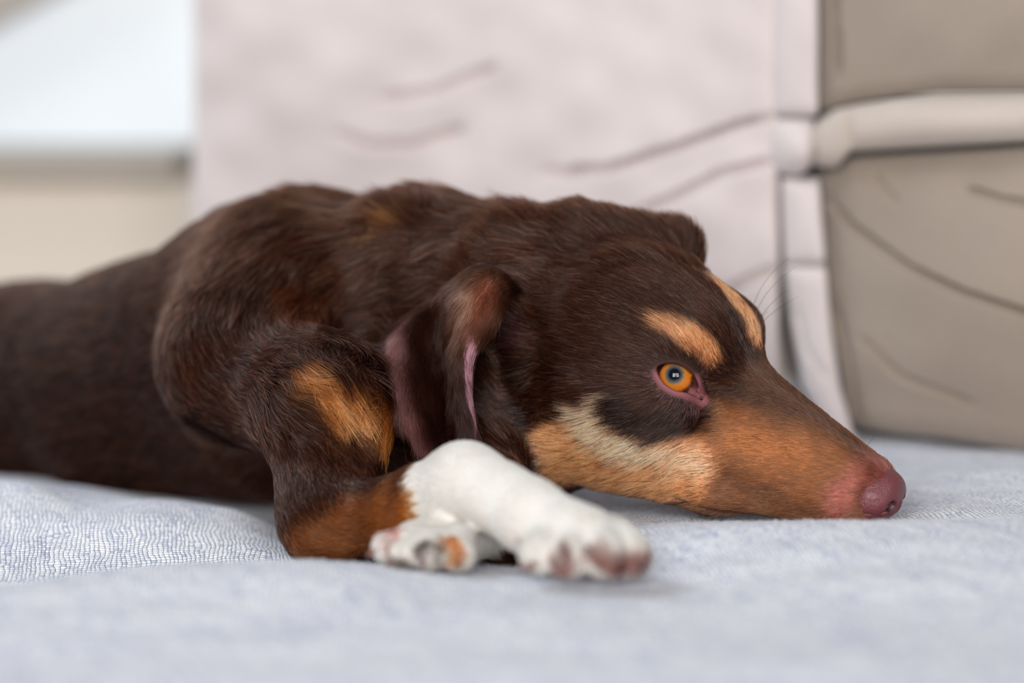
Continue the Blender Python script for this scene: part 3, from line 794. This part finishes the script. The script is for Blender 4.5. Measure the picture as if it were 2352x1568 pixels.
for sd in (-1, 1):
    f_ = V3(1, sd, 1); c = h2w(EYE_C*f_); ax = HM@(EYE_N*f_)
    g_ = ax + (HM@V3(-.11, 0, .10)); g_ /= np.linalg.norm(g_)
    r = EYE_R*.01
    P, Fc = sphere_uv(c, lambda a: r*.985, g_)
    eye = mesh_obj('eye', P, Fc, M_ball); child_inv(eye, dog)
    # iris bowl: disc slightly inside
    t = np.cross(g_, [0, 0, 1.]); t /= np.linalg.norm(t); b = np.cross(t, g_)
    K, J = 24, 96; P = [c+g_*r*.90]; at2 = [(0, 0, 0)]; Fi = []
    ri = r*.84
    for i in range(1, K+1):
        for j in range(J):
            p = 2*np.pi*j/J; rr = ri*i/K
            P.append(c+rr*(t*np.cos(p)+b*np.sin(p)) + g_*np.sqrt(max(r*r*1.0-rr*rr, 0))*1.0 - g_*.0001 + g_*.00012); at2.append((i/K, np.cos(p), np.sin(p)))
    P[0] = c+g_*r
    Fi += [[0, 1+j, 1+(j+1) % J] for j in range(J)]
    for i in range(K-1):
        for j in range(J): Fi.append([1+i*J+j, 1+(i+1)*J+j, 1+(i+1)*J+(j+1) % J, 1+i*J+(j+1) % J])
    ir = mesh_obj('iris', P, Fi, M_iris); child_inv(ir, eye)
    av = ir.data.attributes.new('iris', 'FLOAT_VECTOR', 'POINT'); av.data.foreach_set('vector', np.array(at2, dtype=np.float32).ravel())
    P, Fc = sphere_uv(c, lambda a: r*(1.02+.045*np.exp(-(a/.55)**2)), g_)
    co = mesh_obj('cornea', P, Fc, M_cornea); child_inv(co, eye)

# nose leather
def nose_sdf(P):
    S = w2h(P); S[:, 1] = np.abs(S[:, 1])
    d = ell(S, V3(9.1,0,-4.15), V3(1.30,1.28,1.18))
    d = smin(d, ell(S, V3(8.8,.82,-4.30), V3(1.15,.80,.92)), .35)
    d = smax(d, -(-(S[:, 0]-10.25)), .3)
    d = smin(d, rcone(S, V3(9.3,0,-4.9), V3(8.9,0,-5.35), .5, .45), .3)
    # nostril comma
    d = smax(d, -rcone(S, V3(10.2,.62,-4.45), V3(9.2,.74,-4.25), .27, .20), .10)
    d = smax(d, -rcone(S, V3(9.85,.90,-4.62), V3(9.0,1.55,-4.85), .09, .05), .10)
    d = smax(d, -rcone(S, V3(10.35,0,-4.2), V3(9.9,0,-5.1), .05, .05), .12)
    return smax(d*.01, cloth_at(P)+.0006-P[:, 2], .001)
Vn, Fn = surface_nets(nose_sdf, h2w((9,0,-4))-.028, h2w((9,0,-4))+.028, .0006)
Sn = w2h(Vn); Sn[:, 1] = abs(Sn[:, 1])
cn = np.tile(srgb(106,48,54), (len(Vn), 1))
pk = smooth01((-4.85-Sn[:, 2])/.5); cn = cn*(1-pk[:, None])+srgb(168,84,92)*pk[:, None]
hole = np.exp(-(np.maximum(rcone(Sn, V3(10.15,.62,-4.45), V3(9.3,.76,-4.3), .2, .2), 0)/.10)**2); cn *= (1-.8*hole)[:, None]
nose = mesh_obj('nose', Vn, Fn, M_nose, col=cn); child_inv(nose, dog)

# ears: bent sheets
def sheet(name, rows, thick, colf, nu=60, nv=80):
    R = np.array([[at(*p) for p in r] for r in rows])      # rows x cols x 3
    def cr(Pm, t):
        n = len(Pm); x = t*(n-1); i = np.clip(np.floor(x).astype(int), 0, n-2); f = x-i
        g = lambda k: Pm[np.clip(k, 0, n-1)]
        f = f.reshape(-1, *([1]*(Pm.ndim-1)))
        return .5*((2*g(i))+(-g(i-1)+g(i+1))*f+(2*g(i-1)-5*g(i)+4*g(i+1)-g(i+2))*f*f+(-g(i-1)+3*g(i)-3*g(i+1)+g(i+2))*f**3)
    G = cr(R, np.linspace(0, 1, nv)); G = cr(G.transpose(1, 0, 2), np.linspace(0, 1, nu)).transpose(1, 0, 2)
    dv = np.gradient(G, axis=0); du = np.gradient(G, axis=1); N = np.cross(dv, du); N /= np.linalg.norm(N, axis=2)[..., None]+1e-12
    if N[..., 1].mean() > 0: N = -N
    ut = np.linspace(0, 1, nu); prof = np.sqrt(np.clip(1-(2*ut-1)**8, 0, 1))[None, :, None]
    vt = np.linspace(0, 1, nv); prof = prof*np.sqrt(np.clip(1-np.clip(2*vt-1, 0, 1)**8, 0, 1))[:, None, None]
    Fr = G+N*thick/2*prof; Bk = G-N*thick/2*prof
    I = np.arange(nu*nv).reshape(nv, nu)
    q = np.stack([I[:-1, :-1], I[1:, :-1], I[1:, 1:], I[:-1, 1:]], -1).reshape(-1, 4); n = nu*nv
    bd = np.concatenate([I[:, 0], I[-1, 1:], I[-2::-1, -1], I[0, -2:0:-1]]); b2 = np.roll(bd, -1)
    VV = np.concatenate([Fr.reshape(-1, 3), Bk.reshape(-1, 3)]); FF = np.concatenate([q, q[:, ::-1]+n, np.stack([b2, bd, bd+n, b2+n], 1)])
    c = colf(np.tile(np.tile(ut, nv), 2), np.tile(np.repeat(vt, nu), 2), VV)
    o = mesh_obj(name, VV, FF, M_skin, col=c); child_inv(o, dog)
    # make normals consistent
    b_ = bmesh.new(); b_.from_mesh(o.data); bmesh.ops.recalc_face_normals(b_, faces=b_.faces[:]); b_.to_mesh(o.data); b_.free()
    return o, G, N, dv, du
near_rows = [
 [(1000,705,1.165),(1050,650,1.14),(1100,608,1.128),(1150,625,1.122),(1195,665,1.128)],
 [(918,745,1.15),(985,700,1.128),(1050,672,1.122),(1110,655,1.104),(1165,700,1.112)],
 [(880,800,1.135),(935,765,1.110),(1020,745,1.126),(1080,720,1.096),(1130,760,1.104)],
 [(878,860,1.125),(930,850,1.100),(1022,830,1.128),(1052,800,1.092),(1092,820,1.100)],
 [(895,925,1.115),(945,930,1.095),(1025,910,1.122),(1052,880,1.090),(1084,895,1.098)],
 [(930,985,1.105),(972,1000,1.090),(1030,985,1.112),(1068,965,1.088),(1092,970,1.096)],
 [(968,1030,1.095),(1000,1045,1.086),(1040,1048,1.100),(1082,1038,1.086),(1100,1025,1.094)],
]
def ear_col(u, v, P):
    c = np.tile(BR*.8, (len(u), 1))
    w = np.exp(-((u-.16)/.07)**2)*smooth01((v-.2)/.2); c = c*(1-w[:, None])+srgb(120,74,74)*w[:, None]
    w = smooth01((u-.80)/.06)*smooth01((v-.35)/.1)*smooth01((1.0-v)/.15); c = c*(1-w[:, None])+srgb(196,146,158)*w[:, None]
    w = np.exp(-((u-.80)/.10)**2)*np.exp(-((v-.25)/.15)**2); c = c*(1-w[:, None])+srgb(150,92,76)*w[:, None]
    return c
ear1 = sheet('ear', near_rows, .0026, ear_col)
far_rows = [
 [(1350,570,1.180),(1420,555,1.185),(1490,552,1.185),(1550,575,1.182),(1585,620,1.175)],
 [(1340,550,1.195),(1415,530,1.200),(1490,528,1.200),(1555,560,1.197),(1590,615,1.190)],
 [(1345,600,1.210),(1420,590,1.215),(1495,590,1.215),(1550,610,1.212),(1580,650,1.205)],
 [(1365,700,1.220),(1430,700,1.225),(1495,700,1.225),(1535,710,1.222),(1555,740,1.215)],
 [(1400,800,1.220),(1440,810,1.225),(1480,810,1.225),(1505,805,1.222),(1525,810,1.215)],
]
ear2 = sheet('ear', far_rows, .003, lambda u, v, P: np.tile(BR*.8, (len(u), 1)))

# claws
def claw(p, d, L=.006, r=.0016):
    d = d/np.linalg.norm(d); t = np.cross(d, [0, 0, 1.]); t /= np.linalg.norm(t); b = np.cross(t, d)
    P = []; n, m = 8, 10
    for i in range(n+1):
        s = i/n; c = p+d*L*s-np.array([0, 0, .0018])*s*s; rr = r*(1-s**1.6)+.00012
        for j in range(m): a = 6.283*j/m; P.append(c+rr*(t*np.cos(a)*.7+b*np.sin(a)))
    F = [[i*m+j, i*m+(j+1) % m, (i+1)*m+(j+1) % m, (i+1)*m+j] for i in range(n) for j in range(m)]
    F.append(list(range(n*m, n*m+m))); F.append(list(range(m))[::-1])
    child_inv(mesh_obj('claw', P, F, M_claw), dog)
M_claw = plain('horn_claw', srgb(120,76,66), .35)
for a, b, ra, rb, k in TOES:
    dv = (b-a)/np.linalg.norm(b-a); claw(b+dv*rb*.8, dv+V3(0, -.3, .0))

# ------------------------------------------------------------------ fur
def fur_density(c, n):
    Q = w2h(c)
    hd = (np.linalg.norm(c-h2w((0,0,-1)), axis=1) < .115) & (c[:, 1] > 1.02)
    vis = np.clip(.35 - (n@V3(0,-.99,.12))*-1, 0, 1)
    facing = n@(V3(0,-1,.15))
    vis = np.where(facing > -.1, 1.0, np.where(facing > -.5, .45, .12))
    d = np.where(hd, 5.6e6, 1.25e6)
    leg = (c[:, 1] < 1.09) & (c[:, 0] < .07) & ~hd
    d = np.where(leg, 3.2e6, d)
    d = np.where(c[:, 0] < -.20, .7e6, d)
    S = Q.copy(); S[:, 1] = abs(S[:, 1]); q = S-EYE_C; al = almond(q@EYE_U, q@EYE_V)
    lid = (q@EYE_N > .1) & (np.linalg.norm(q, axis=1) < 2.6)
    d = np.where(lid, d*smooth01((al-.06)/.20), d)
    nd = np.linalg.norm(S-V3(9.2,0,-4.2), axis=1)
    d = np.where(nd < 1.3, d*.35, d)
    return d*vis
fidx, w = tri_sample(V, TF, fur_density)
tri = TF[fidx]
P = (V[tri]*w[:, :, None]).sum(1); N = (NG[tri]*w[:, :, None]).sum(1); N /= np.linalg.norm(N, axis=1)[:, None]+1e-9
keep = P[:, 2] > -.03
P, N = P[keep], N[keep]
D, wh = flow(P, N)
_j = (rng.normal(size=len(P))*.0020)[:, None]*D + rng.normal(size=P.shape)*.0006
Cf = dog_col(P+_j)
nh = len(P); print('hairs', nh)
Q = w2h(P); S = Q.copy(); S[:, 1] = abs(S[:, 1])
white = Cf.min(1) > .55
L = np.full(nh, .0115)
neck = smooth01((-5-Q[:, 0])/4)*(1-smooth01((-.08-P[:, 0])/.08))*smooth01((P[:, 2]-.02)/.03)
L += .010*neck
fe = np.linalg.norm(P-A(1470,560,1.16), axis=1) < .045
hl = .0042+.0055*smooth01((2.5-Q[:, 0])/5) + .002*smooth01((-4-Q[:, 0])/3)
L = L*(1-wh)+hl*wh
L[fe] = .013
legw = (P[:, 1] < 1.10) & (wh < .5) & (P[:, 2] < .04); L[legw] = .0062
L[white] = .0035
qq = S-EYE_C; al = almond(qq@EYE_U, qq@EYE_V); nl = (np.linalg.norm(qq, axis=1) < 2.6)
L = np.where(nl, L*(.28+.72*smooth01((al-.1)/.9)), L)
L *= rng.uniform(.7, 1.25, nh)
lift = rng.uniform(.16, .42, nh); lift[fe] = rng.uniform(.3, .8, fe.sum()); lift[white] = rng.uniform(.1, .3, white.sum())
amp = (.10+.25*neck)[:, None]
cl = np.stack([wob(P, 420, 70+i, 6) for i in range(3)], 1)*amp + np.stack([wob(P, 120, 80+i, 6) for i in range(3)], 1)*amp*.8
D2 = D + cl + rng.normal(size=(nh, 3))*.09
D2 -= N*(D2*N).sum(1)[:, None]*.85; D2 /= np.linalg.norm(D2, axis=1)[:, None]
pts = grow(P-N*.0002, N, D2, L, lift, .55, 5)
rad = np.where(wh > .5, .000075, .00013)[:, None]*np.array([1., 1., .85, .6, .2])*rng.uniform(.8, 1.3, nh)[:, None]
val = np.exp(rng.normal(size=nh)*.38)[:, None]
val[white] = np.exp(rng.normal(size=(white.sum(), 1))*.03)
colr = np.clip(Cf*val, 0, .92)
# lighter hairs paint strand highlights into the darker coat, dark ones through the tan
lum = Cf.mean(1); mixr = rng.random(nh)
shine_hair = (lum < .08) & (mixr < .09); colr[shine_hair] = colr[shine_hair]*.4+srgb(150,118,98)*.6*rng.uniform(.3, 1, shine_hair.sum())[:, None]
dk = (lum > .2) & (~white) & (mixr < .10); colr[dk] = BR*1.2
rst = (lum < .08) & (mixr > .75); colr[rst] = colr[rst]*.6+srgb(112,60,36)*.4
fur = curves_obj('fur', pts, rad, colr, M_fur, dog); fur['kind'] = 'stuff'

# ear fur
def ear_fur(sh, dens, side, colf, L0, seed):
    o, G, Nn, dv, du = sh
    r = np.random.default_rng(seed); nv, nu = G.shape[:2]
    n = dens; a = r.random(n)*(nu-1.001); b = r.random(n)*(nv-1.001)
    i, j = b.astype(int), a.astype(int); fb, fa = (b-i)[:, None], (a-j)[:, None]
    bl = lambda X: X[i, j]*(1-fa)*(1-fb)+X[i, j+1]*fa*(1-fb)+X[i+1, j]*(1-fa)*fb+X[i+1, j+1]*fa*fb
    P = bl(G); N = bl(Nn)*side; N /= np.linalg.norm(N, axis=1)[:, None]
    D = bl(dv); D /= np.linalg.norm(D, axis=1)[:, None]
    eu = a/(nu-1); ev = b/(nv-1)
    du_ = bl(du); du_ /= np.linalg.norm(du_, axis=1)[:, None]
    D = D - du_*(.35*(eu < .5)*(side > 0))[:, None]
    P = P+N*.0011
    D = D+np.stack([wob(P, 400, seed+k, 6) for k in range(3)], 1)*.15+r.normal(size=(n, 3))*.10
    D /= np.linalg.norm(D, axis=1)[:, None]
    c, kp = colf(eu, ev, r)
    L = L0*r.uniform(.6, 1.3, n)
    return grow(P, N, D, L, r.uniform(.1, .4, n), .5, 5)[kp], c[kp]
def ec1(u, v, r):
    c = np.tile(BR, (len(u), 1)); kp = np.ones(len(u), bool)
    w = np.exp(-((u-.16)/.08)**2)*smooth01((v-.15)/.2); c = c*(1-.5*w[:, None])+srgb(130,78,76)*.5*w[:, None]
    kp &= r.random(len(u)) > .25*w
    w = smooth01((u-.79)/.05)*smooth01((v-.35)/.1)*smooth01((1.0-v)/.15); kp &= r.random(len(u)) > .97*w
    w = np.exp(-((u-.75)/.16)**2)*np.exp(-((v-.22)/.2)**2); c = c*(1-.6*w[:, None])+srgb(150,92,66)*.6*w[:, None]
    return c*np.exp(r.normal(size=len(u))*.25)[:, None], kp
e1 = ear_fur(ear1, 34000, 1, ec1, .006, 101); e2 = ear_fur(ear1, 9000, -1, ec1, .006, 102)
pe = np.concatenate([e1[0], e2[0]]); ce = np.concatenate([e1[1], e2[1]])
curves_obj('ear_fur', pe, np.array([1., 1., .85, .6, .2])*.00008, ce, M_fur, ear1[0])['kind'] = 'stuff'
fc = lambda u, v, r: (np.tile(BR*1.2, (len(u), 1))*np.exp(r.normal(size=len(u))*.25)[:, None], np.ones(len(u), bool))
e1 = ear_fur(ear2, 20000, 1, fc, .012, 103); e2 = ear_fur(ear2, 20000, -1, fc, .012, 104)
curves_obj('ear_fur', np.concatenate([e1[0], e2[0]]), np.array([1., 1., .85, .6, .2])*.0001, np.concatenate([e1[1], e2[1]]), M_fur, ear2[0])['kind'] = 'stuff'

# whiskers and brow bristles
W = []
def whisker(p0, p1, p2):
    p0, p1, p2 = map(np.array, (p0, p1, p2)); t = np.linspace(0, 1, 12)[:, None]
    W.append((1-t)**2*p0+2*t*(1-t)*p1+t*t*p2)
for q0, q1, q2 in [((1728,712,1.135),(1745,640,1.12),(1815,590,1.11)), ((1735,722,1.135),(1760,655,1.12),(1830,612,1.11)), ((1742,735,1.135),(1780,680,1.12),(1812,665,1.115)),
                   ((1745,745,1.135),(1790,700,1.12),(1835,680,1.11)), ((1748,730,1.13),(1755,722,1.13),(1766,712,1.125)), ((1985,1035,1.08),(1997,1012,1.08),(2012,1000,1.08)),
                   ((1800,1128,1.055),(1750,1118,1.04),(1700,1128,1.03)), ((1780,1120,1.055),(1720,1120,1.04),(1660,1140,1.03)), ((1480,1115,1.085),(1440,1125,1.07),(1385,1145,1.06)),
                   ((1500,1105,1.085),(1440,1105,1.07),(1370,1112,1.06)), ((1600,1150,1.07),(1520,1155,1.06),(1440,1185,1.055)), ((1330,1045,1.11),(1290,1060,1.10),(1250,1075,1.09))]:
    whisker(at(*q0), at(*q1), at(*q2))
r_ = np.random.default_rng(5)
for i in range(26):      # upper lashes
    u = -.75+1.2*i/25; v = -.72+math.sqrt(max(1.18**2-(u+.02)**2, 0))+.06
    lp = EYE_C+EYE_U*u+EYE_V*v; lp = lp+EYE_N*math.sqrt(max(1.18**2-u*u-v*v, .05))
    dd = EYE_N*.45+EYE_V*(.25+.2*r_.random())+EYE_U*(-.2+.15*r_.random())
    f_ = V3(1,-1,1)
    whisker(h2w(lp*f_), h2w((lp+dd*.25)*f_), h2w((lp+dd*.5+EYE_V*.1)*f_))
Wp = np.array(W)
curves_obj('whiskers', Wp, np.linspace(1, .25, 12)*.00011, np.tile(srgb(40,28,22), (len(W), 1)), M_whisk, dog)['kind'] = 'stuff'
